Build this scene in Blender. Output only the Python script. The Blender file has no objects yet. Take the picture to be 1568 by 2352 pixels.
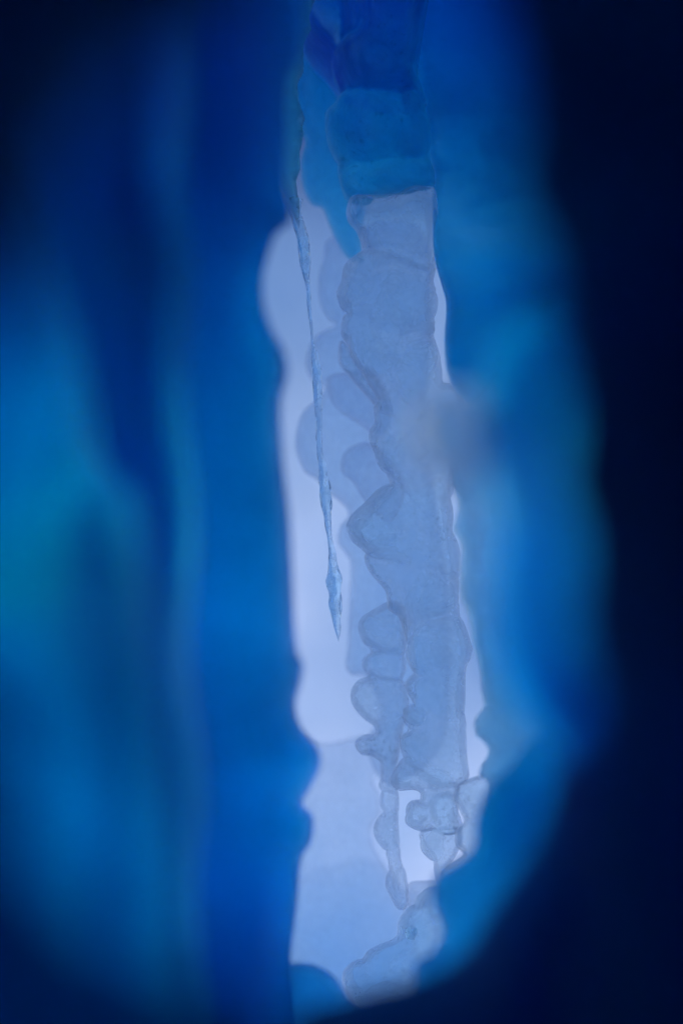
import bpy, math, random
import numpy as np
from mathutils import Vector, noise
from mathutils.geometry import delaunay_2d_cdt

# ---------------------------------------------------------------- camera, sky, sun, exposure
sc = bpy.context.scene
CAM_Z = 1.5
cam_d = bpy.data.cameras.new('camera')
cam = bpy.data.objects.new('camera', cam_d)
sc.collection.objects.link(cam)
cam.location = (0, 0, CAM_Z)
cam.rotation_euler = (math.radians(90), 0, 0)
cam_d.sensor_fit = 'VERTICAL'
cam_d.sensor_height = 36
cam_d.sensor_width = 24
cam_d.lens = 85
cam_d.clip_start = 0.02
cam_d.clip_end = 3000
cam_d.dof.use_dof = True
cam_d.dof.focus_distance = 2.88
cam_d.dof.aperture_fstop = 2.0
sc.camera = cam

SUN_EL, SUN_AZ = math.radians(38), math.radians(0)      # the sun stands behind the far ice wall
w = bpy.data.worlds.new('World')
sc.world = w
w.use_nodes = True
nt = w.node_tree
sky = nt.nodes.new('ShaderNodeTexSky')
sky.sky_type = 'NISHITA'
sky.sun_disc = False
sky.sun_elevation = SUN_EL
sky.sun_rotation = SUN_AZ
sky.air_density = 1.0
sky.dust_density = 1.0
bg = nt.nodes['Background']
nt.links.new(sky.outputs[0], bg.inputs['Color'])
bg.inputs['Strength'].default_value = 0.10
sd = bpy.data.lights.new('sun', 'SUN')
sd.energy = 1.5
sd.angle = math.radians(14)
sd.color = (1.0, 0.985, 0.96)
sun = bpy.data.objects.new('sun', sd)
sc.collection.objects.link(sun)
sun.location = (0, 8, 8)
sdir = Vector((math.sin(SUN_AZ) * math.cos(SUN_EL), math.cos(SUN_AZ) * math.cos(SUN_EL), math.sin(SUN_EL)))
sun.rotation_euler = sdir.to_track_quat('Z', 'Y').to_euler()
sc.view_settings.view_transform = 'Standard'
sc.view_settings.look = 'None'
sc.view_settings.gamma = 1
sc.view_settings.exposure = 0.85
sc.cycles.use_denoising = True
sc.cycles.max_bounces = 18
sc.cycles.diffuse_bounces = 14
sc.cycles.transmission_bounces = 18
sc.cycles.glossy_bounces = 6
sc.cycles.volume_bounces = 0
sc.cycles.transparent_max_bounces = 16
sc.cycles.sample_clamp_indirect = 6
sc.cycles.caustics_refractive = True
sc.cycles.caustics_reflective = False

# ---------------------------------------------------------------- materials
SCALE = 24.0 / 85.0 / 1568.0


def mat_ice(name, density, t=0.86, refl=(0.80, 0.88, 0.95), absorb=(10, 5, 2), bump=0.0,
            bscale=40, clear=0.2, crough=0, cloud=0.0, cscale=18, gloss=0.0, rough=0.35, tint=(0.97, 0.985, 1.0), spots=0.0, stretch=(1, 1, 1)):
    """Milky ice: its surface scatters the light that passes, its body absorbs red first, then green."""
    m = bpy.data.materials.new(name)
    m.use_nodes = True
    t_ = m.node_tree
    t_.nodes.clear()
    N, L = t_.nodes.new, t_.links.new
    out = N('ShaderNodeOutputMaterial')
    dif = N('ShaderNodeBsdfDiffuse'); dif.inputs['Color'].default_value = (*refl, 1)
    tr = N('ShaderNodeBsdfTranslucent'); tr.inputs['Color'].default_value = (*tint, 1)
    mix = N('ShaderNodeMixShader'); mix.inputs[0].default_value = t
    if crough:      # clear share of the ice: bent and scattered, or straight through thin milky pieces
        rf = N('ShaderNodeBsdfGlass'); rf.distribution = 'MULTI_GGX'
        rf.inputs['Roughness'].default_value = crough; rf.inputs['IOR'].default_value = 1.07
    else:
        rf = N('ShaderNodeBsdfTransparent')
    rf.inputs['Color'].default_value = (*tint, 1)
    mt = N('ShaderNodeMixShader'); mt.inputs[0].default_value = clear
    L(tr.outputs[0], mt.inputs[1]); L(rf.outputs[0], mt.inputs[2])
    if cloud > 0:       # cloudy and clear zones
        tcc = N('ShaderNodeTexCoord')
        nc = N('ShaderNodeTexNoise'); nc.inputs['Scale'].default_value = cscale
        nc.inputs['Detail'].default_value = 9; nc.inputs['Roughness'].default_value = 0.6; nc.inputs['Distortion'].default_value = .4
        L(tcc.outputs['Object'], nc.inputs['Vector'])
        rc = N('ShaderNodeMapRange'); rc.inputs[1].default_value = .34; rc.inputs[2].default_value = .66
        rc.inputs[3].default_value = clear - cloud; rc.inputs[4].default_value = min(1, clear + cloud)
        L(nc.outputs['Fac'], rc.inputs[0]); L(rc.outputs[0], mt.inputs[0])
    L(dif.outputs[0], mix.inputs[1]); L(mt.outputs[0], mix.inputs[2])
    last = mix
    tc = N('ShaderNodeTexCoord')
    mp = N('ShaderNodeMapping'); mp.inputs['Scale'].default_value = stretch
    L(tc.outputs['Object'], mp.inputs['Vector'])
    # bubbles and frost vary how much the surface scatters
    n0 = N('ShaderNodeTexNoise'); n0.inputs['Scale'].default_value = bscale * 0.35
    n0.inputs['Detail'].default_value = 6; n0.inputs['Roughness'].default_value = 0.62
    L(mp.outputs[0], n0.inputs['Vector'])
    rmp = N('ShaderNodeMapRange')
    rmp.inputs[1].default_value = 0.3; rmp.inputs[2].default_value = 0.7
    rmp.inputs[3].default_value = t - 0.05; rmp.inputs[4].default_value = min(1.0, t + 0.05)
    L(n0.outputs['Fac'], rmp.inputs[0]); L(rmp.outputs[0], mix.inputs[0])
    bp = None
    if bump > 0:
        n1 = N('ShaderNodeTexNoise'); n1.inputs['Scale'].default_value = bscale
        n1.inputs['Detail'].default_value = 8; n1.inputs['Roughness'].default_value = 0.65
        L(mp.outputs[0], n1.inputs['Vector'])
        bp = N('ShaderNodeBump'); bp.inputs['Strength'].default_value = bump
        bp.inputs['Distance'].default_value = 0.01
        L(n1.outputs['Fac'], bp.inputs['Height'])
        L(bp.outputs[0], dif.inputs['Normal']); L(bp.outputs[0], tr.inputs['Normal'])
    if spots > 0:       # trapped grit and cavities
        v = N('ShaderNodeTexNoise'); v.inputs['Scale'].default_value = 140
        v.inputs['Detail'].default_value = 3
        L(tc.outputs['Object'], v.inputs['Vector'])
        g = N('ShaderNodeTexNoise'); g.inputs['Scale'].default_value = 9; g.inputs['Detail'].default_value = 2
        L(tc.outputs['Object'], g.inputs['Vector'])
        mu = N('ShaderNodeMath'); mu.operation = 'MULTIPLY'
        L(v.outputs['Fac'], mu.inputs[0]); L(g.outputs['Fac'], mu.inputs[1])
        rr = N('ShaderNodeMapRange'); rr.inputs[1].default_value = 0.39; rr.inputs[2].default_value = 0.47
        rr.inputs[3].default_value = 1.0; rr.inputs[4].default_value = 1.0 - spots
        L(mu.outputs[0], rr.inputs[0])
        cm = N('ShaderNodeMixRGB'); cm.blend_type = 'MULTIPLY'; cm.inputs[0].default_value = 1
        cm.inputs[1].default_value = (*tint, 1); L(rr.outputs[0], cm.inputs[2])
        L(cm.outputs[0], tr.inputs['Color']); L(cm.outputs[0], rf.inputs['Color'])
    if gloss > 0:
        gl = N('ShaderNodeBsdfGlossy'); gl.inputs['Roughness'].default_value = rough
        gl.inputs['Color'].default_value = (0.9, 0.95, 1, 1)
        if bp: L(bp.outputs[0], gl.inputs['Normal'])
        fr = N('ShaderNodeFresnel'); fr.inputs['IOR'].default_value = 1.31
        ml = N('ShaderNodeMath'); ml.operation = 'MULTIPLY'; ml.inputs[1].default_value = gloss
        L(fr.outputs[0], ml.inputs[0])
        mx = N('ShaderNodeMixShader'); L(ml.outputs[0], mx.inputs[0])
        L(last.outputs[0], mx.inputs[1]); L(gl.outputs[0], mx.inputs[2])
        last = mx
    L(last.outputs[0], out.inputs['Surface'])
    if density > 0:      # absorb: red, green, blue per metre
        sg = [a * density for a in absorb]; mxs_ = max(sg) * 1.02
        va = N('ShaderNodeVolumeAbsorption'); va.inputs['Density'].default_value = mxs_
        va.inputs['Color'].default_value = (*[1 - a / mxs_ for a in sg], 1)
        L(va.outputs[0], out.inputs['Volume'])
    m.cycles.homogeneous_volume = True if hasattr(m.cycles, 'homogeneous_volume') else False
    return m


def mat_plain(name, col, scale=3.0, var=0.25):
    m = bpy.data.materials.new(name)
    m.use_nodes = True
    t_ = m.node_tree
    b = t_.nodes['Principled BSDF']
    b.inputs['Roughness'].default_value = 0.7
    n = t_.nodes.new('ShaderNodeTexNoise'); n.inputs['Scale'].default_value = scale; n.inputs['Detail'].default_value = 6
    tc = t_.nodes.new('ShaderNodeTexCoord'); t_.links.new(tc.outputs['Object'], n.inputs['Vector'])
    cr = t_.nodes.new('ShaderNodeValToRGB')
    cr.color_ramp.elements[0].position = 0.3; cr.color_ramp.elements[1].position = 0.7
    cr.color_ramp.elements[0].color = (*[c * (1 - var) for c in col], 1)
    cr.color_ramp.elements[1].color = (*[min(1, c * (1 + var)) for c in col], 1)
    t_.links.new(n.outputs['Fac'], cr.inputs[0]); t_.links.new(cr.outputs[0], b.inputs['Base Color'])
    bm = t_.nodes.new('ShaderNodeBump'); bm.inputs['Strength'].default_value = 0.4
    t_.links.new(n.outputs['Fac'], bm.inputs['Height']); t_.links.new(bm.outputs[0], b.inputs['Normal'])
    return m


M = {
    'wall': mat_ice('pale_milky_ice', 1, t=0.80, absorb=(9, 5.6, 3.1), tint=(0.96, 0.93, .98), refl=(.92, .88, .96), bump=0.15, bscale=8),
    'far': mat_ice('far_pale_ice', 1, clear=.66, cloud=.12, cscale=10, t=0.97, absorb=(4.5, 1.8, 0.4), bump=0.2, bscale=14, refl=(.9, .9, .96)),
    'farblue': mat_ice('far_blue_ice', 1, clear=.66, cloud=.12, cscale=10, t=0.97, absorb=(50, 8, 1.7), tint=(.8, .96, 1), bump=0.2, bscale=14, refl=(.7, .85, .96)),
    'flank': mat_ice('blue_flank_ice', 1, cloud=.25, cscale=14, crough=.6, clear=.7, t=0.97, absorb=(13, 3.2, .6), bump=0.5, bscale=30, refl=(.7, .85, .96)),
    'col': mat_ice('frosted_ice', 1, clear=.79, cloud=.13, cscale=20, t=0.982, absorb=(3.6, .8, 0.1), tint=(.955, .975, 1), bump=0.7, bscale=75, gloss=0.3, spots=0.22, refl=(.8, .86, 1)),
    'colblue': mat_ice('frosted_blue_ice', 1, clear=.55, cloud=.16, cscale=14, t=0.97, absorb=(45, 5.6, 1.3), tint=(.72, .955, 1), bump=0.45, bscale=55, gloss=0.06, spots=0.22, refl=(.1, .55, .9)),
    'deep': mat_ice('deep_blue_ice', 1, cloud=.3, cscale=9, crough=.6, clear=.78, t=0.95, refl=(0.35, 0.7, 0.9), absorb=(60, 6.6, 2.0), tint=(.8, .92, 1), bump=0.3, bscale=10, gloss=0.2),
    'near': mat_ice('near_blue_ice', 1, cloud=.3, cscale=5, crough=.6, clear=.67, t=0.94, refl=(0.12, 0.5, 0.95), absorb=(60, 4.8, 2.0), tint=(.7, .80, 1), bump=0.4, bscale=6, stretch=(1, 1, 0.25)),
    'shoulder': mat_ice('near_cobalt_ice', 1, crough=.6, cloud=.3, cscale=5, clear=.7, t=0.94, refl=(0.12, 0.45, 0.95), absorb=(60, 5.4, 1.6), tint=(.68, .77, 1), bump=0.4, bscale=6, stretch=(1, 1, 0.25)),
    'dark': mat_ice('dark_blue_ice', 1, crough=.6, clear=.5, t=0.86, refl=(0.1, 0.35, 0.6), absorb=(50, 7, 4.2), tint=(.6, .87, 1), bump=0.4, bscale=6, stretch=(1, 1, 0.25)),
    'knob': mat_ice('pale_knob_ice', 1, crough=.6, t=0.99, absorb=(6, .5, 0), tint=(.99, .99, 1), clear=.86, bump=.2, bscale=20, refl=(.8, .9, .96)),
    'root': mat_ice('blue_icicle_ice', 1, crough=.6, t=0.93, absorb=(70, 9, 2), clear=.6,  bump=.9, bscale=90, gloss=.6, rough=.25, refl=(.3, .6, .9)),
    'shade': mat_plain('dark_shade_ice', (0.03, 0.10, 0.22)),  # dark tone that keeps light down in the unseen shell
    'bounce': mat_plain('pale_bounce_ice', (0.76, 0.82, 0.97), 3, .05),  # pale tone that makes the unseen shell bounce light onto the ice
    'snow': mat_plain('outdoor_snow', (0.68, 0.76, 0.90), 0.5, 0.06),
}

# ---------------------------------------------------------------- helpers


def P(px, py, Y):
    """A point of the 1568 x 2352 tracing grid set at distance Y in front of the lens."""
    return ((px - 784) * SCALE * Y, Y, CAM_Z + (1176 - py) * SCALE * Y)


def smooth_outline(pts, n=5):
    """Closed Catmull-Rom curve through the points."""
    p = np.array(pts, float)
    k = len(p)
    res = []
    for i in range(k):
        a, b, c, d = p[i - 1], p[i], p[(i + 1) % k], p[(i + 2) % k]
        for j in range(n):
            t = j / n
            q = 0.5 * ((2 * b) + (-a + c) * t + (2 * a - 5 * b + 4 * c - d) * t * t + (-a + 3 * b - 3 * c + d) * t ** 3)
            res.append(q)
    return np.array(res)


def inside(poly, pts):
    x, y = pts[:, 0], pts[:, 1]
    r = np.zeros(len(pts), bool)
    n = len(poly)
    for i in range(n):
        x1, y1 = poly[i]; x2, y2 = poly[(i + 1) % n]
        if y1 == y2: continue
        c = ((y1 > y) != (y2 > y)) & (x < (x2 - x1) * (y - y1) / (y2 - y1) + x1)
        r ^= c
    return r


def seg_dist(poly, pts):
    best = np.full(len(pts), 1e9)
    n = len(poly)
    for i in range(n):
        a = poly[i]; b = poly[(i + 1) % n]
        ab = b - a
        L2 = max(ab @ ab, 1e-9)
        t = np.clip(((pts - a) @ ab) / L2, 0, 1)
        d = np.hypot(*(pts - (a + t[:, None] * ab)).T)
        best = np.minimum(best, d)
    return best


def lerp_table(tab, py, wid=90):
    ys = [a for a, b in tab]; vs = [b for a, b in tab]
    py = np.asarray(py, float)          # a running mean rounds off the corners of the table
    return sum(np.interp(py + o, ys, vs) for o in np.linspace(-wid, wid, 9)) / 9


def puff(name, outline, Y, T, R, mat, step=10, parent=None, domes=(), rip=0.0, ripf=6.0, seed=0, n=4,
         xt=None, folds=0.0, foldf=20.0, pw=.72):
    """A rounded solid body of ice: outline, distance, thickness in metres (constant or table over height)."""
    poly = smooth_outline(outline, n)
    lo, hi = poly.min(0), poly.max(0)
    gx = np.arange(lo[0] + step * .5, hi[0], step); gy = np.arange(lo[1] + step * .5, hi[1], step * .87)
    G = []
    for r_, yv in enumerate(gy):
        G.append(np.stack([gx + (step * .5 if r_ % 2 else 0), np.full(len(gx), yv)], 1))
    G = np.concatenate(G)
    G = G[inside(poly, G)]
    G = G[seg_dist(poly, G) > step * .45]
    # rings hugging the edge give a round lip
    V = np.concatenate([poly, G])
    nb = len(poly)
    edges = [(i, (i + 1) % nb) for i in range(nb)]
    vs, es, fs, ov, oe, of = delaunay_2d_cdt([Vector(v) for v in V], edges, [], 1, 1e-4)
    pts = np.array([tuple(v) for v in vs])
    d = seg_dist(poly, pts)
    d[d < 1e-3] = 0
    q = np.clip(d / R, 0, 1)
    prof = (1 - (1 - q) ** 2) ** pw
    Tt = lerp_table(T, pts[:, 1]) if isinstance(T, (list, tuple)) else np.full(len(pts), float(T))
    if xt is not None:
        Tt = Tt * lerp_table(xt, pts[:, 0], 30)
    if isinstance(Y, (list, tuple)):
        Yc = lerp_table(Y, pts[:, 1], 200)
    else:
        Yc = np.full(len(pts), float(Y))
    front = Tt * .5 * prof
    back = Tt * .5 * prof
    for (cx, cy, rx, ry, h) in domes:
        e = 1 - ((pts[:, 0] - cx) / rx) ** 2 - ((pts[:, 1] - cy) / ry) ** 2
        front = np.maximum(front, front * .6 + h * np.sqrt(np.clip(e, 0, 1)) * np.clip(q * 2, 0, 1))
    verts, idx_f, idx_b = [], [], []
    for i, (px, py) in enumerate(pts):
        x0, _, z0 = P(px, py, Yc[i])
        b_ = d[i] == 0
        if rip and not b_:
            nz = noise.fractal(Vector((x0 * ripf + seed, seed * 1.7, z0 * ripf)), 0.8, 2.1, 4)
            nz2 = noise.fractal(Vector((x0 * ripf + seed, seed * 1.7 + 9, z0 * ripf)), 0.8, 2.1, 4)
        else:
            nz = nz2 = 0
        fo = folds * (noise.noise(Vector((x0 * foldf + seed, seed + z0 * 1.2, 3.3))) + .5) * q[i] if folds else 0
        yf = Yc[i] - front[i] - rip * nz * q[i] - fo
        yb = Yc[i] + back[i] + rip * nz2 * q[i] + fo * .5
        if b_:
            idx_f.append(len(verts)); idx_b.append(len(verts)); verts.append((x0, Yc[i], z0))
        else:
            s = 1.0
            idx_f.append(len(verts)); verts.append((x0 * s, yf, z0))
            idx_b.append(len(verts)); verts.append((x0 * s, yb, z0))
    faces = []
    for f in fs:
        faces.append([idx_f[i] for i in f])
        g = [idx_b[i] for i in reversed(f)]
        if set(g) != set(faces[-1]): faces.append(g)
    return link_mesh(name, verts, faces, mat, parent)


def link_mesh(name, verts, faces, mat, parent=None, smooth=True):
    me = bpy.data.meshes.new(name)
    me.from_pydata(verts, [], faces)
    me.validate()
    import bmesh
    bm = bmesh.new(); bm.from_mesh(me)
    bmesh.ops.recalc_face_normals(bm, faces=bm.faces)
    bm.to_mesh(me); bm.free()
    if smooth:
        for p in me.polygons: p.use_smooth = True
    me.materials.append(mat)
    o = bpy.data.objects.new(name, me)
    sc.collection.objects.link(o)
    if parent: o.parent = parent
    return o


def tag(o, label, cat, group=None):
    o['label'] = label; o['category'] = cat
    if group: o['group'] = group
    return o


def empty(name, label, cat, group=None):
    o = bpy.data.objects.new(name, None)
    sc.collection.objects.link(o)
    o.empty_display_size = 0.05
    return tag(o, label, cat, group)


def structure(o):
    o['kind'] = 'structure'
    return o


def tube(name, path, Y, mat, parent=None, seg=20, sub=6, wob=0.0, seed=0, flat=1.0):
    """A body of round section along a path of (px, py, radius px[, dY]); the tip closes."""
    p = np.array([(a[0], a[1], a[2], a[3] if len(a) > 3 else 0.0) for a in path], float)
    k = len(p); q = []
    for i in range(k - 1):
        a = p[max(i - 1, 0)]; b = p[i]; c = p[i + 1]; d_ = p[min(i + 2, k - 1)]
        for j in range(sub):
            t = j / sub
            q.append(0.5 * ((2 * b) + (-a + c) * t + (2 * a - 5 * b + 4 * c - d_) * t * t + (-a + 3 * b - 3 * c + d_) * t ** 3))
    q.append(p[-1])
    verts, faces = [], []
    for i, (px, py, r, dy) in enumerate(q):
        x, y, z = P(px, py, Y); y += dy
        rr = max(r * 1.18, 0.15) * SCALE * Y
        for s in range(seg):
            a = 2 * math.pi * s / seg
            k_ = 1 + (wob * noise.noise(Vector((math.cos(a) * 1.3 + seed, math.sin(a) * 1.3, z * 60))) if wob else 0)
            verts.append((x + rr * k_ * math.cos(a), y + rr * k_ * math.sin(a) * flat, z))
    for i in range(len(q) - 1):
        for s in range(seg):
            a = i * seg + s; b = i * seg + (s + 1) % seg
            faces.append([a, b, b + seg, a + seg])
    faces.append(list(range(seg)))
    faces.append([(len(q) - 1) * seg + s for s in range(seg)])
    return link_mesh(name, verts, faces, mat, parent)


# ---------------------------------------------------------------- the setting
# snow field outside and the cave shell
g = link_mesh('snow_ground', [(-1500, 4.6, -.9), (1500, 4.6, -.9), (1500, 2500, -.9), (-1500, 2500, -.9)], [[0, 1, 2, 3]], M['snow'])
structure(g)


def cave_shell(names, y0, y1, n, mats, cap):
    """A stretch of the cave: roof, two sides and floor as separate sheets."""
    verts, faces = [], {0: [], 1: [], 2: []}
    ys = np.linspace(y0, y1, n); nseg = 60
    for i, y in enumerate(ys):
        for s in range(nseg):
            a = 2 * math.pi * s / nseg
            ca, sa = math.cos(a), math.sin(a)
            # a rounded box in section
            ca = math.copysign(abs(ca) ** .7, ca); sa = math.copysign(abs(sa) ** .7, sa)
            k = 1 + .12 * noise.fractal(Vector((ca * 1.2, y * .8, sa * 1.8)), 0.9, 2.0, 4)
            verts.append((1.05 * ca * k, y, 1.4 + (.86 if sa > 0 else .95) * sa * k))
    for i in range(len(ys) - 1):
        for s in range(nseg):
            a = i * nseg + s; b = i * nseg + (s + 1) % nseg
            ang = 360 * (s + .5) / nseg
            j = 16 * noise.fractal(Vector((ang * .05, ys[i] * 2.2, 7)), .8, 2, 4)
            f = 0 if 35 + j < ang < 145 + j else (2 if 215 + j < ang < 325 - j else 1)
            faces[f].append([a, b, b + nseg, a + nseg])
    if cap: faces[1].append(list(range(nseg)))
    for f in range(3):
        used = sorted({i for q in faces[f] for i in q}); m_ = {v: j for j, v in enumerate(used)}
        structure(link_mesh(names[f], [verts[i] for i in used], [[m_[i] for i in q] for q in faces[f]], mats[f]))


cave_shell(('cave_roof', 'cave_wall', 'ground'), -2.2, 0.3, 12, (M['shade'],) * 3, True)
cave_shell(('cave_roof', 'cave_wall', 'ground'), 0.3, 2.3, 16, (M['shade'], M['bounce'], M['shade']), False)  # unseen shell toned dark above and below, pale at the sides, to steer light
cave_shell(('cave_roof', 'cave_wall', 'ground'), 2.3, 2.9, 5, (M['shade'], M['bounce'], M['bounce']), False)
cave_shell(('cave_roof', 'cave_wall', 'ground'), 2.9, 4.3, 11, (M['bounce'],) * 3, False)  # pale all round as a reflector for the column

# the bright far wall of the chamber, thick under the roof and thin low down
back = puff('ice_wall', [(-60, -1500), (100, -1600), (800, -1600), (1300, -1600), (1560, -1500), (1620, -300), (1560, 500), (1640, 1300), (1580, 2300), (1650, 3400), (1300, 3600),
                       (0, 3600), (-80, 3400), (-40, 2300), (-110, 1400), (-50, 400), (-90, -500)], 3.95,
            [(-1500, .9), (0, .60), (210, .38), (480, .145), (800, .12), (1300, .10), (1800, .08), (2300, .08), (3500, .08)],
            60, M['wall'], step=42, rip=.03, ripf=3.0, seed=4)
structure(back)

# ---------------------------------------------------------------- the middle distance: soft pale ice behind the column
FAR = 'pale ice drapes behind the frosted column'
tag(puff('ice_drape', [(655, 60), (700, 80), (800, 100), (850, 250), (850, 420), (830, 540), (835, 600), (800, 595), (775, 560), (755, 515), (740, 480),
                    (715, 470), (695, 430), (690, 370), (700, 330), (690, 300), (670, 200)], 3.30,
         [(60, .10), (400, .05), (600, .03)], 30, M['farblue'], step=10, rip=.006, ripf=14, seed=1),
    'smooth blue ice drape hanging between the long icicle and the top of the frosted column', 'ice drape', FAR)
tag(puff('ice_drape', [(770, 540), (740, 600), (729, 650), (735, 700), (752, 732), (768, 748), (732, 765), (708, 800), (702, 840), (718, 875), (745, 892), (722, 920), (692, 950), (679, 1000),
                    (681, 1040), (700, 1084), (730, 1104), (752, 1132), (788, 1160), (799, 1185), (779, 1210), (776, 1248), (795, 1275), (804, 1300), (800, 1400), (797, 1480), (793, 1528),
                    (806, 1550), (842, 1560), (872, 1640), (850, 1680), (840, 1705), (846, 1740), (862, 1775), (882, 1800), (915, 1800), (1020, 1700), (1030, 1400), (985, 1000), (975, 540)], 3.45,
         .06, 30, M['far'], step=9, n=6, rip=.008, ripf=12, seed=2),
    'long faint scalloped ice drape running down just left of and behind the frosted column', 'ice drape', FAR)
tag(puff('ice_drape', [(760, 860), (860, 860), (900, 960), (870, 1010), (830, 978), (790, 955), (762, 925), (752, 890)], 3.28,
         .05, 22, M['far'], step=8, rip=.004, ripf=14, seed=5),
    'pale blue pointed ice flap below the diagonal edge of the column', 'ice drape', FAR)
tag(puff('ice_drape', [(855, 1018), (900, 1060), (930, 1120), (900, 1200), (850, 1170), (810, 1110), (787, 1090), (781, 1066), (792, 1036), (820, 1020)], 3.22,
         .05, 25, M['far'], step=8, rip=.004, ripf=14, seed=7),
    'round pale ice knob beside the sharp slanting edge of the column', 'ice drape', FAR)
tag(puff('ice_mound', [(640, 2020), (690, 2012), (735, 1990), (780, 1986), (815, 1968), (870, 1985), (905, 2030), (960, 2050), (1000, 2100), (1000, 2200), (900, 2420), (760, 2420), (620, 2420), (620, 2200)], 3.72,
         [(1950, .04), (2200, .09), (2400, .12)], 150, M['far'], step=12, rip=.01, ripf=9, seed=9),
    'broad smooth pale ice mound at the foot of the gap', 'ice mound', None)

tag(puff('ice_drape', [(600, 1640), (650, 1668), (700, 1694), (745, 1706), (790, 1700), (835, 1690), (862, 1720), (870, 1760), (858, 1795), (876, 1830), (872, 1872), (854, 1905), (862, 1950),
                    (888, 1990), (930, 2060), (960, 2200), (960, 2480), (600, 2480)], 3.66,
         [(1640, .008), (1900, .035), (2200, .04)], 70, M['far'], step=10, rip=.012, ripf=12, seed=15),
    'faint milky ice sheet left of the beaded column, above the pale mound', 'ice drape', FAR)

# ---------------------------------------------------------------- the frosted column in focus
mc = M['col']


def fuse(name, pieces, mat, voxel, smooth=3):
    """Join overlapping solids into one continuous body of ice."""
    verts, faces = [], []
    for o in pieces:
        off = len(verts)
        verts += [tuple(v.co) for v in o.data.vertices]
        faces += [[i + off for i in p.vertices] for p in o.data.polygons]
        me = o.data; bpy.data.objects.remove(o); bpy.data.meshes.remove(me)
    o = link_mesh(name, verts, faces, mat)
    m = o.modifiers.new('remesh', 'REMESH'); m.mode = 'VOXEL'; m.voxel_size = voxel; m.use_smooth_shade = True
    m = o.modifiers.new('smooth', 'SMOOTH'); m.factor = .5; m.iterations = smooth
    dg = bpy.context.evaluated_depsgraph_get()
    me = bpy.data.meshes.new_from_object(o.evaluated_get(dg))
    o.modifiers.clear(); old = o.data; o.data = me; bpy.data.meshes.remove(old)
    me.name = name
    return o


ACC = []


def lobe(outline, Y, T, R, seed, step=7, **k):
    o = puff('ice_lobe', outline, Y, T, R, mc, step=step, rip=.004, ripf=22, seed=seed, **k)
    ACC.append(o)
    return o


# top to bottom, each a lobe of frozen flow leaning on the next
lobe([(770, -160), (1000, -160), (990, -40), (975, 60), (962, 150), (960, 178), (973, 212), (976, 250), (900, 262), (800, 240), (782, 217), (767, 186), (761, 147),
      (767, 125), (784, 105), (806, 90), (790, 40), (760, -40)], 3.05, [(-160, .44), (60, .36), (230, .20)], 45, 11)
lobe([(690, -160), (800, -160), (815, 60), (800, 150), (790, 215), (775, 210), (740, 165), (706, 130), (680, 60)], 3.16, .34, 35, 12)
lobe([(782, 214), (810, 203), (850, 198), (910, 204), (960, 225), (977, 252), (986, 346), (998, 420), (960, 440), (900, 400), (860, 385), (800, 385), (776, 378),
      (753, 335), (746, 290), (748, 256), (767, 237)], 2.99, [(200, .11), (400, .05)], 60, 13)
lobe([(776, 377), (800, 362), (850, 365), (870, 420), (850, 470), (801, 466), (787, 444), (777, 410)], 3.01, .055, 25, 14)
lobe([(835, 368), (871, 360), (930, 362), (990, 372), (1000, 428), (985, 430), (940, 429), (905, 449), (865, 457), (832, 449), (812, 425), (811, 395)], 2.975, .035, 35, 15)
lobe([(806, 451), (835, 447), (865, 455), (905, 447), (940, 427), (975, 428), (1000, 437), (1006, 500), (1003, 570), (1002, 620), (960, 625), (900, 600), (850, 590), (833, 572),
      (818, 533), (801, 514), (794, 486)], 2.985, [(430, .13), (520, .11), (600, .06)], 35, 16)
lobe([(835, 572), (870, 560), (920, 560), (970, 585), (1000, 615), (996, 645), (1002, 670), (996, 720), (996, 768), (940, 770), (860, 740), (793, 720), (776, 695), (771, 672),
      (783, 645), (785, 625), (796, 600)], 2.965, [(560, .055), (760, .05)], 45, 17)
lobe([(793, 718), (830, 700), (900, 715), (960, 700), (998, 730), (996, 768), (1009, 810), (1016, 870), (1000, 930), (960, 960), (915, 930), (893, 900), (862, 862), (820, 822),
      (800, 795), (782, 770), (784, 740)], 2.98, [(700, .055), (950, .045)], 40, 18)
lobe([(779, 785), (800, 790), (830, 832), (862, 858), (893, 905), (905, 950), (880, 950), (855, 927), (804, 869), (781, 842), (776, 822)], 3.05, .05, 16, 19, step=6)
lobe([(860, 926), (900, 900), (960, 930), (1010, 880), (1060, 900), (1070, 1000), (1050, 1080), (1034, 1145), (960, 1170), (905, 1124), (877, 1069), (855, 1035), (845, 1005),
      (848, 985), (858, 970)], 2.985, .05, 30, 20)
lobe([(840, 1150), (870, 1120), (905, 1110), (960, 1120), (1010, 1090), (1034, 1140), (1042, 1184), (1040, 1217), (1056, 1259), (1058, 1320), (1020, 1340), (960, 1310), (900, 1290),
      (850, 1280), (832, 1265), (804, 1240), (796, 1212), (803, 1185)], 2.965, .05, 40, 21)
lobe([(838, 1272), (880, 1270), (930, 1290), (945, 1380), (950, 1450), (935, 1480), (915, 1420), (890, 1400), (884, 1359), (860, 1330), (840, 1301)], 2.99, .04, 22, 22, step=6)
lobe([(925, 1310), (960, 1295), (1010, 1300), (1052, 1320), (1054, 1373), (1057, 1415), (1060, 1440), (1010, 1450), (960, 1440), (940, 1420), (928, 1370)], 2.975, .045, 35, 23)
lobe([(940, 1470), (960, 1435), (1010, 1410), (1057, 1415), (1082, 1474), (1086, 1500), (1071, 1535), (1068, 1625), (1060, 1650), (1035, 1620), (1000, 1580), (965, 1555), (945, 1541),
      (930, 1505)], 2.962, .055, 40, 24)
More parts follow.
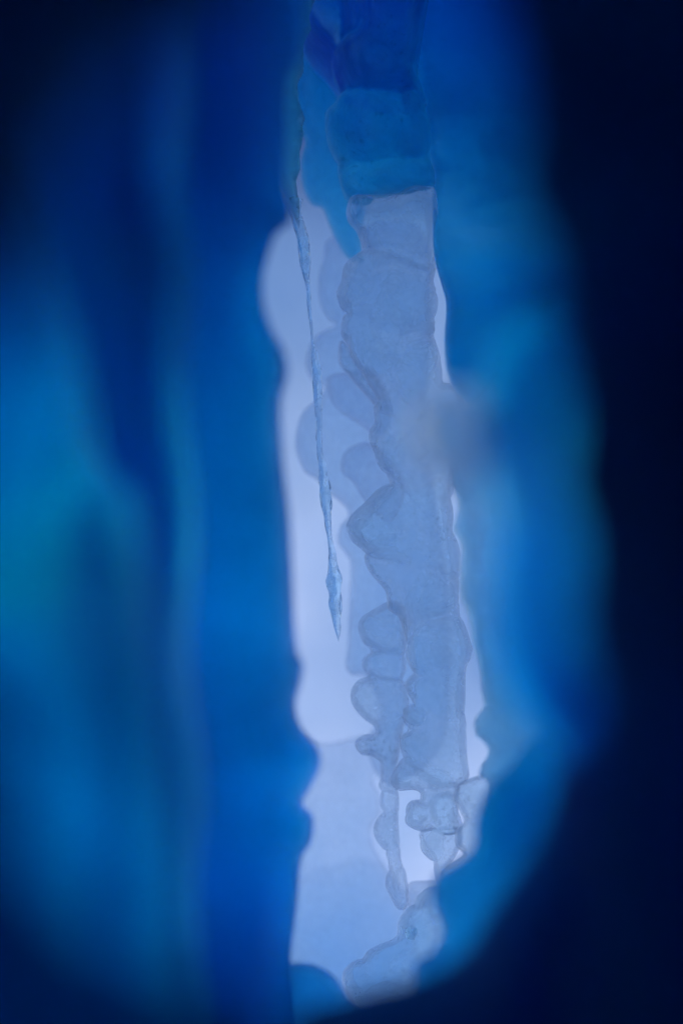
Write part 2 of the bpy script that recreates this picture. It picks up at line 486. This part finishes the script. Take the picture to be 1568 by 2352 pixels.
lobe([(950, 1545), (975, 1545), (1010, 1575), (1040, 1610), (1062, 1640), (1068, 1625), (1073, 1737), (1075, 1791), (1030, 1810), (968, 1790), (928, 1745), (916, 1706), (922, 1688),
      (938, 1675), (926, 1660), (923, 1643), (932, 1628), (948, 1619), (936, 1595), (929, 1570)], 2.98, .045, 30, 25, step=6)
lobe([(928, 1737), (955, 1740), (985, 1760), (1010, 1765), (1035, 1790), (1030, 1815), (990, 1825), (968, 1822), (950, 1815), (917, 1817), (900, 1806), (893, 1791), (905, 1765)],
     2.955, .036, 22, 26, step=5)
lobe([(968, 1815), (1010, 1800), (1054, 1800), (1049, 1850), (1055, 1870), (1063, 1905), (1030, 1920), (990, 1908), (968, 1911), (940, 1900), (928, 1884), (937, 1861), (962, 1842)],
     2.95, .04, 22, 27, step=5)
lobe([(966, 1908), (1010, 1900), (1055, 1900), (1063, 1930), (1045, 1970), (1021, 2005), (1010, 2040), (997, 2012), (993, 1973), (979, 1953), (964, 1931)], 2.98, .035, 18, 28, step=5)

col = empty('frozen_column', 'thick frosted ice column of stacked rounded lobes in the middle, blue on top and pale below', 'ice column')
by = dict(zip((11, 12, 13, 14, 15, 16, 17, 18, 19, 20, 21, 22, 23, 24, 25, 26, 27, 28), ACC))
def bulge(cx, cy, rx, ry, rot, Y, T, seed):
    c, q = math.cos(math.radians(rot)), math.sin(math.radians(rot))
    pts = []
    for i in range(14):
        a = 2 * math.pi * i / 14
        k = 1 + .07 * math.sin(3 * a + seed)
        ex, ey = rx * k * math.cos(a), ry * k * math.sin(a)
        pts.append((cx + ex * c - ey * q, cy + ex * q + ey * c))
    return puff('ice_lobe', pts, Y, T, min(rx, ry) * .8, mc, step=7, rip=.004, ripf=22, seed=seed)


more_low = [bulge(918, 690, 84, 90, 0, 2.96, .07, 1), bulge(850, 655, 66, 76, 20, 2.97, .06, 2), bulge(868, 800, 78, 62, 30, 2.97, .06, 3), bulge(955, 850, 50, 80, 10, 2.965, .06, 4),
            bulge(870, 1215, 72, 52, 8, 2.96, .065, 5), bulge(985, 1240, 60, 70, 0, 2.97, .06, 6), bulge(990, 1365, 62, 66, 0, 2.965, .06, 7), bulge(1015, 1492, 66, 62, 10, 2.96, .066, 8),
            bulge(1003, 1600, 44, 66, -35, 2.965, .056, 9), bulge(955, 1640, 30, 26, 0, 2.965, .05, 10), bulge(957, 1706, 38, 34, 0, 2.965, .05, 11), bulge(1020, 1700, 46, 60, 0, 2.972, .055, 12),
            bulge(935, 1785, 38, 28, -15, 2.955, .05, 13), bulge(1008, 1795, 34, 30, 0, 2.96, .05, 14), bulge(962, 1868, 34, 32, 10, 2.958, .048, 15), bulge(1020, 1860, 34, 44, 0, 2.972, .045, 16),
            bulge(995, 1940, 30, 38, 0, 2.965, .042, 17), bulge(905, 1040, 44, 60, -20, 2.985, .06, 18), bulge(960, 1010, 60, 66, 0, 2.975, .065, 19), bulge(900, 520, 80, 58, 5, 2.975, .07, 20)]
more_up = [bulge(862, 290, 98, 84, 0, 2.975, .10, 21), bulge(858, 150, 84, 76, 0, 3.0, .17, 22), bulge(918, 405, 76, 42, -8, 2.97, .05, 23), bulge(815, 415, 34, 44, 0, 2.985, .045, 24),
           bulge(940, 300, 50, 90, 0, 2.99, .11, 25)]
# solid hearts that tie the lobes together
heart_up = puff('heart', [(800, -150), (960, -150), (950, 150), (965, 260), (990, 400), (985, 425), (935, 425), (900, 444), (830, 444), (795, 400), (775, 330), (765, 260), (790, 200), (785, 120)], 3.02,
                [(-150, .3), (60, .2), (200, .07), (440, .03)], 25, mc, step=9)
heart_low = puff('heart', [(815, 452), (990, 445), (990, 620), (985, 730), (1000, 860), (1050, 950), (1020, 1130), (1045, 1300), (1045, 1400), (1068, 1490), (1055, 1620), (1062, 1780),
                           (975, 1785), (935, 1700), (950, 1600), (945, 1500), (925, 1350), (850, 1255), (815, 1215), (870, 1150), (895, 1110), (860, 1010), (880, 950), (800, 800),
                           (800, 720), (790, 660), (815, 600), (830, 560)], 2.985, .036, 14, mc, step=9)
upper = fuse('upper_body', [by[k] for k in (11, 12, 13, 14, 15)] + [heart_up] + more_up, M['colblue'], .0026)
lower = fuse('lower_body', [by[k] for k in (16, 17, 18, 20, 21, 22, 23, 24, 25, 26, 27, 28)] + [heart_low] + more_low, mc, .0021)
upper.parent = col; lower.parent = col
upper['label'] = 'deep blue upper body of the column'
lower['label'] = 'pale frosted lower body of the column'
by[19].name = 'ice_flap'; by[19].parent = col

# the thinner beaded column to its left
BE = []


def blob(outline, Y, T, R, seed, step=5):
    BE.append(puff('ice_knob', outline, Y, T, R, mc, step=step, rip=.003, ripf=26, seed=seed))


blob([(867, 1393), (895, 1380), (925, 1390), (938, 1440), (930, 1500), (900, 1510), (864, 1496), (840, 1484), (828, 1468), (821, 1440), (832, 1415)], 3.03, .05, 30, 31)
blob([(868, 1494), (910, 1490), (932, 1510), (925, 1560), (880, 1565), (858, 1553), (839, 1547), (830, 1530), (833, 1512), (848, 1500)], 3.05, .035, 20, 32)
blob([(858, 1553), (890, 1545), (925, 1560), (940, 1620), (925, 1680), (918, 1730), (909, 1760), (885, 1770), (872, 1751), (853, 1738), (828, 1733), (814, 1712), (820, 1695),
      (838, 1686), (860, 1684), (857, 1668), (833, 1650), (808, 1619), (805, 1586), (825, 1559)], 3.03, .045, 28, 33)
blob([(872, 1742), (905, 1738), (912, 1760), (914, 1820), (880, 1820), (868, 1802), (874, 1785)], 3.04, .03, 14, 34)
blob([(878, 1812), (912, 1808), (914, 1870), (884, 1868), (873, 1852), (871, 1838)], 3.03, .028, 14, 35)
blob([(881, 1864), (912, 1858), (916, 1905), (917, 1945), (888, 1955), (866, 1935), (857, 1912), (861, 1888)], 3.02, .035, 20, 36)
blob([(886, 1948), (916, 1940), (921, 1975), (926, 2000), (896, 2003), (890, 1978)], 3.03, .024, 12, 37)
blob([(894, 1998), (925, 1990), (936, 2025), (938, 2080), (915, 2090), (896, 2062), (883, 2030)], 3.02, .03, 16, 38)

BE.append(puff('heart', [(880, 1400), (920, 1400), (925, 1480), (915, 1560), (925, 1640), (905, 1760), (908, 1860), (910, 1960), (918, 2060), (905, 2050), (895, 1960), (882, 1930), (880, 1800), (880, 1720),
                         (850, 1640), (840, 1580), (850, 1520), (850, 1440)], 3.03, .022, 8, mc, step=6))
tag(fuse('beaded_column', BE, mc, .0018, 2), 'thin beaded ice column ending in small knobs, left of the lower frosted column', 'ice column')

# ice block at the foot
tag(puff('ice_block', [(787, 2233), (807, 2211), (831, 2201), (843, 2185), (867, 2171), (907, 2153), (913, 2117), (935, 2085), (951, 2077), (959, 2057), (987, 2037), (1030, 2040), (1060, 2100),
                    (1060, 2200), (1010, 2290), (930, 2300), (883, 2295), (850, 2312), (827, 2315), (803, 2297), (787, 2265)], 2.93, .11, 40, mc, step=6, rip=.006, ripf=22, seed=41),
    'rough grey-blue ice block with a dark pit at the foot of the column', 'ice block')
puff('pit', [(930, 2140), (935, 2131), (946, 2128), (956, 2133), (958, 2144), (953, 2155), (941, 2159), (931, 2152)], 2.90, .03, 7, M['flank'], step=3, seed=43,
     parent=bpy.data.objects['ice_block'])
tag(puff('ice_block', [(936, 2030), (975, 2022), (1010, 2028), (1000, 2070), (960, 2090), (936, 2075)], 3.12, .04, 20, M['far'], step=8, seed=42),
    'small pale ice wedge between the beaded column and the ice block', 'ice block')

# ---------------------------------------------------------------- the icicle
mi = bpy.data.materials.new('clear_ice')
mi.use_nodes = True
t_ = mi.node_tree
pb = t_.nodes['Principled BSDF']
pb.inputs['Base Color'].default_value = (0.80, 0.90, 0.98, 1)
pb.inputs['Transmission Weight'].default_value = 1.0
pb.inputs['IOR'].default_value = 1.12
pb.inputs['Roughness'].default_value = 0.08
n1 = t_.nodes.new('ShaderNodeTexNoise'); n1.inputs['Scale'].default_value = 130; n1.inputs['Detail'].default_value = 4
tc = t_.nodes.new('ShaderNodeTexCoord')
mp = t_.nodes.new('ShaderNodeMapping'); mp.inputs['Scale'].default_value = (1, 1, .6)
t_.links.new(tc.outputs['Object'], mp.inputs['Vector']); t_.links.new(mp.outputs[0], n1.inputs['Vector'])
b1 = t_.nodes.new('ShaderNodeBump'); b1.inputs['Strength'].default_value = .5; b1.inputs['Distance'].default_value = .004
t_.links.new(n1.outputs['Fac'], b1.inputs['Height']); t_.links.new(b1.outputs[0], pb.inputs['Normal'])
# the clear body lies in a thin milky skin
trn = t_.nodes.new('ShaderNodeBsdfTranslucent'); trn.inputs['Color'].default_value = (.85, .93, 1, 1)
mxs = t_.nodes.new('ShaderNodeMixShader'); mxs.inputs[0].default_value = .25
nf = t_.nodes.new('ShaderNodeTexNoise'); nf.inputs['Scale'].default_value = 95; nf.inputs['Detail'].default_value = 5
fr_ = t_.nodes.new('ShaderNodeMapRange'); fr_.inputs[1].default_value = .42; fr_.inputs[2].default_value = .62
fr_.inputs[3].default_value = .0; fr_.inputs[4].default_value = .38
t_.links.new(mp.outputs[0], nf.inputs['Vector']); t_.links.new(nf.outputs['Fac'], fr_.inputs[0]); t_.links.new(fr_.outputs[0], mxs.inputs[0])
va = t_.nodes.new('ShaderNodeVolumeAbsorption'); va.inputs['Density'].default_value = 14; va.inputs['Color'].default_value = (0, .8, .97, 1)
t_.links.new(va.outputs[0], t_.nodes['Material Output'].inputs['Volume'])
out = t_.nodes['Material Output']
t_.links.new(pb.outputs[0], mxs.inputs[1]); t_.links.new(trn.outputs[0], mxs.inputs[2]); t_.links.new(mxs.outputs[0], out.inputs['Surface'])
IC = [(625, -80, 80), (640, 90, 55), (650, 190, 30), (655, 260, 32), (660, 310, 30), (657, 360, 28), (662, 420, 24), (672, 460, 17), (678, 485, 13), (687, 520, 11.5), (696, 560, 12), (700, 600, 11),
      (703, 633, 6.5), (706, 645, 5.5), (708, 665, 4.2), (710, 700, 4), (714, 740, 3.4), (717, 778, 2.6), (721, 800, 5), (724, 828, 8), (728, 850, 9.5), (728, 880, 8.5), (729, 910, 7.8), (731, 945, 7),
      (732.5, 985, 6), (733, 1030, 6), (738, 1062, 7), (743, 1092, 9), (746, 1120, 12), (749, 1148, 11.5), (752, 1180, 7.5), (754, 1215, 5.2), (758, 1245, 5), (763, 1270, 6.5), (765, 1300, 9),
      (767, 1328, 14.5), (768, 1342, 14.5), (770, 1362, 11.5), (769, 1388, 11.5), (771, 1412, 10.5), (774, 1438, 6.8), (776, 1455, 4), (777, 1468, 1.6), (777.5, 1474, .3)]
ici = tube('icicle', [(668, 446, 7), (671, 454, 12)] + [q for q in IC if q[1] >= 455], 2.88, mi, sub=8, seg=28, wob=.35, seed=2)
tube('icicle_root', [q for q in IC if q[1] < 380] + [(656, 395, 24), (663, 430, 16), (672, 462, 10), (679, 488, 6), (685, 510, 3), (687, 524, 1)], 2.88, M['root'], parent=ici, sub=8, seg=32, wob=.3, seed=3)
tag(ici, 'long thin crooked clear icicle hanging in sharp focus across the bright gap', 'icicle')

# ---------------------------------------------------------------- foreground curtains, left
NL = 'blurred blue ice curtains on the left'
tag(puff('ice_curtain', [(380, -500), (560, -500), (660, -300), (700, -80), (700, 60), (690, 130), (662, 175), (656, 230), (658, 320), (656, 420), (669, 475), (664, 515), (636, 535), (618, 580), (604, 640),
                      (606, 700), (624, 755), (650, 800), (660, 845), (656, 880), (645, 930), (650, 1050), (665, 1180), (672, 1300), (680, 1480), (696, 1525), (690, 1570), (678, 1620),
                      (692, 1670), (728, 1715), (736, 1755), (715, 1805), (694, 1845), (716, 1870), (720, 1900), (712, 1940), (692, 1975), (682, 2080), (674, 2150), (668, 2215), (676, 2300), (680, 2420), (690, 2900),
                      (350, 2900), (345, 1900), (330, 1600), (315, 1400), (270, 1200), (190, 1080), (150, 900), (150, 700), (230, 550)], [(0, 1.95), (1400, 2.0), (1800, 2.3), (2300, 2.3)],
         [(-300, .5), (150, .42), (500, .26), (900, .105), (1500, .10), (1900, .16), (2300, .40)], 95, M['near'], step=14, rip=.01, ripf=6, seed=51, folds=.05, foldf=17,
         xt=[(150, .3), (300, .5), (420, 1.0), (540, 1.0), (610, .55), (655, .22)]),
    'tall blurred blue ice curtain with a wavy pale edge bordering the bright gap', 'ice curtain', NL)
tag(puff('ice_curtain', [(-900, -600), (300, -600), (430, -600), (445, 100), (420, 400), (452, 650), (428, 900), (458, 1200), (436, 1500), (474, 1800), (452, 2050), (492, 2400), (480, 2900), (360, 2900), (360, 2300), (335, 1700), (300, 1250),
                      (180, 950), (90, 700), (-20, 520), (-900, 450)], 1.5,
         [(-600, .5), (0, .32), (300, .33), (600, .20), (1000, .08), (1600, .025), (2352, .08)], 60, M['near'], step=24, rip=.01, ripf=6, seed=52, folds=.05, foldf=15),
    'dark navy blurred ice curtain filling the upper left corner', 'ice curtain', NL)
tag(puff('ice_curtain', [(-900, 250), (0, 350), (60, 420), (130, 600), (200, 860), (230, 1060), (300, 1120), (325, 1200), (350, 1400), (375, 1700), (395, 1900), (420, 2200), (440, 2900),
                      (-900, 2900)], 1.15,
         [(300, .30), (700, .20), (1000, .15), (1250, .10), (1450, .07), (1700, .12), (2000, .12), (2352, .12)], 80, M['near'], step=24, rip=.015, ripf=5, seed=53, folds=.04, foldf=13,
         xt=[(-200, 2.0), (0, 1.6), (120, 1.0), (400, .8)]),
    'nearest left ice column, a broad soft blue shape with a paler right edge', 'ice curtain', NL)
tag(puff('ice_mass', [(-900, -900), (760, -900), (640, -260), (420, -90), (330, 10), (210, 30), (150, 190), (70, 230), (40, 420), (-40, 480), (-60, 620), (-900, 700)], .55, .34, 300, M['dark'], step=30, rip=.01, ripf=6, seed=55),  # added body, there only to blacken this corner
    'added black-blue ice body, completely blurred, darkening the top left corner', 'ice mass')
tag(puff('ice_mass', [(-900, 1500), (-60, 1650), (10, 1800), (20, 1960), (120, 2000), (190, 2130), (330, 2170), (400, 2250), (560, 2230), (660, 2320), (680, 2900), (-900, 2900)], .55, .11, 280, M['dark'], step=30, rip=.01, ripf=6, seed=56),  # added near the lens to put shade into this corner
    'added dark blurred ice body shading the bottom left corner', 'ice mass')
tag(puff('ice_block', [(650, 2225), (675, 2212), (710, 2212), (745, 2225), (775, 2250), (800, 2290), (840, 2312), (900, 2310), (960, 2330), (960, 2500), (950, 2800), (640, 2800), (640, 2500)], 2.35,
         .05, 40, M['near'], step=12, rip=.01, ripf=10, seed=54),
    'rounded blue ice hump at the bottom edge below the gap', 'ice block')

# ---------------------------------------------------------------- foreground masses, right
NR = 'blurred blue ice masses on the right'
tag(puff('ice_curtain', [(930, -500), (1400, -500), (1450, 820), (1200, 870), (1110, 930), (1060, 910), (1036, 880), (1024, 840), (1020, 780), (1024, 700), (1012, 650), (1003, 618), (994, 560), (992, 430), (978, 340), (966, 250),
                      (962, 200), (956, 150), (950, 60), (940, -100)], [(-500, 3.16), (480, 3.14), (760, 2.55), (3000, 2.5)],
         [(-300, .40), (0, .28), (200, .17), (500, .05), (640, .08), (760, .2), (860, .08), (930, .04)], 13, M['deep'], step=12, rip=.012, ripf=10, seed=61, pw=.4, xt=[(1000, .8), (1150, 1.0), (1300, 1.4)]),
    'blue ice curtain right behind the column edge, with a narrow bright slit beside it', 'ice curtain', NR)
tag(puff('ice_curtain', [(1038, 1020), (1036, 1100), (1043, 1130), (1051, 1160), (1047, 1190), (1040, 1215), (1052, 1240), (1059, 1262), (1056, 1290), (1056, 1370), (1066, 1395),
                      (1077, 1430), (1085, 1480), (1092, 1505), (1101, 1550), (1105, 1590), (1110, 1620), (1098, 1640), (1088, 1660), (1092, 1690), (1107, 1702), (1120, 1722), (1114, 1745),
                      (1104, 1760), (1100, 1782), (1120, 1800), (1130, 1860), (1330, 1860), (1340, 1400), (1345, 740), (1230, 750), (1130, 860), (1080, 930), (1050, 985)], 2.5,
         [(1000, .075), (1500, .07), (1800, .06)], 30, M['flank'], step=8, rip=.016, ripf=16, seed=62, xt=[(1100, 1), (1140, 1.4), (1200, 1.9), (1300, 2.2)]),
    'pale hazy ice flank with wispy frost just right of the lower column', 'ice curtain', NR)
tag(puff('ice_block', [(1200, 1690), (1300, 1700), (1300, 2000), (1050, 2030), (1010, 2010), (1030, 1985), (1062, 1962), (1044, 1940), (1048, 1905), (1064, 1885), (1048, 1850), (1040, 1830),
                    (1052, 1800), (1082, 1786), (1112, 1775), (1105, 1755), (1130, 1735), (1165, 1720)], 2.72,
         .05, 20, mc, step=7, rip=.008, ripf=16, seed=63),
    'small knobbly pale ice lumps along the lower right side of the column', 'ice block')
tag(puff('ice_bulge', [(955, 935), (985, 900), (1030, 885), (1070, 890), (1100, 920), (1130, 990), (1125, 1070), (1095, 1115), (1050, 1110), (1000, 1085), (960, 1045), (943, 985)], 1.22,
         .02, 45, M['knob'], step=12, rip=.004, ripf=12, seed=60),
    'round pale ice knob, strongly blurred, overlapping the right edge of the column', 'ice bulge')
tag(puff('ice_mass', [(1080, 960), (1085, 920), (1095, 850), (1115, 760), (1180, 690), (1280, 640), (1500, 560), (2400, 600), (2400, 2600), (1300, 2500), (1290, 2050), (1270, 1750), (1215, 1700), (1190, 1650), (1150, 1600), (1122, 1530), (1110, 1430),
                   (1115, 1300), (1122, 1180), (1095, 1090), (1085, 1020)], 1.25,
         [(560, .16), (800, .13), (1000, .05), (1500, .07), (2300, .2)], 80, M['shoulder'], step=24, rip=.01, ripf=6, seed=64, xt=[(1000, .6), (1150, .8), (1300, 1.2), (1500, 2.2), (2000, 3.0)]),
    'nearest right ice mass, a soft blue wall behind the blurred pale knob', 'ice mass', NR)
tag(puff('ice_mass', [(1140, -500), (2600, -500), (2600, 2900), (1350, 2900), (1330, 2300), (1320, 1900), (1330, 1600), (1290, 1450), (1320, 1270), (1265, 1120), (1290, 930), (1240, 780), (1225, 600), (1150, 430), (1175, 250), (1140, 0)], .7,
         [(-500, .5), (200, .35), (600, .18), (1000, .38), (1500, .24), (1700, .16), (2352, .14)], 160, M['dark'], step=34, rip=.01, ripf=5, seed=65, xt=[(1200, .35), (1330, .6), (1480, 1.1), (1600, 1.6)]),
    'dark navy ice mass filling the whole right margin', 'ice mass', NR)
tag(puff('ice_mass', [(1220, 1700), (1320, 1650), (1600, 1700), (1700, 2900), (700, 2900), (680, 2420), (760, 2340), (840, 2318), (940, 2295), (950, 2215), (985, 2190), (1012, 2140), (990, 2070), (1000, 2010), (1040, 1985),
                   (1085, 1945), (1090, 1880), (1120, 1810), (1170, 1760)], 1.9,
         [(1700, .10), (2100, .07), (2352, .10), (2900, .3)], 60, M['near'], step=14, rip=.012, ripf=8, seed=66, xt=[(1000, .8), (1200, 1.2), (1400, 2)]),
    'lower right blue ice boulder with a soft lumpy edge against the column', 'ice mass', NR)
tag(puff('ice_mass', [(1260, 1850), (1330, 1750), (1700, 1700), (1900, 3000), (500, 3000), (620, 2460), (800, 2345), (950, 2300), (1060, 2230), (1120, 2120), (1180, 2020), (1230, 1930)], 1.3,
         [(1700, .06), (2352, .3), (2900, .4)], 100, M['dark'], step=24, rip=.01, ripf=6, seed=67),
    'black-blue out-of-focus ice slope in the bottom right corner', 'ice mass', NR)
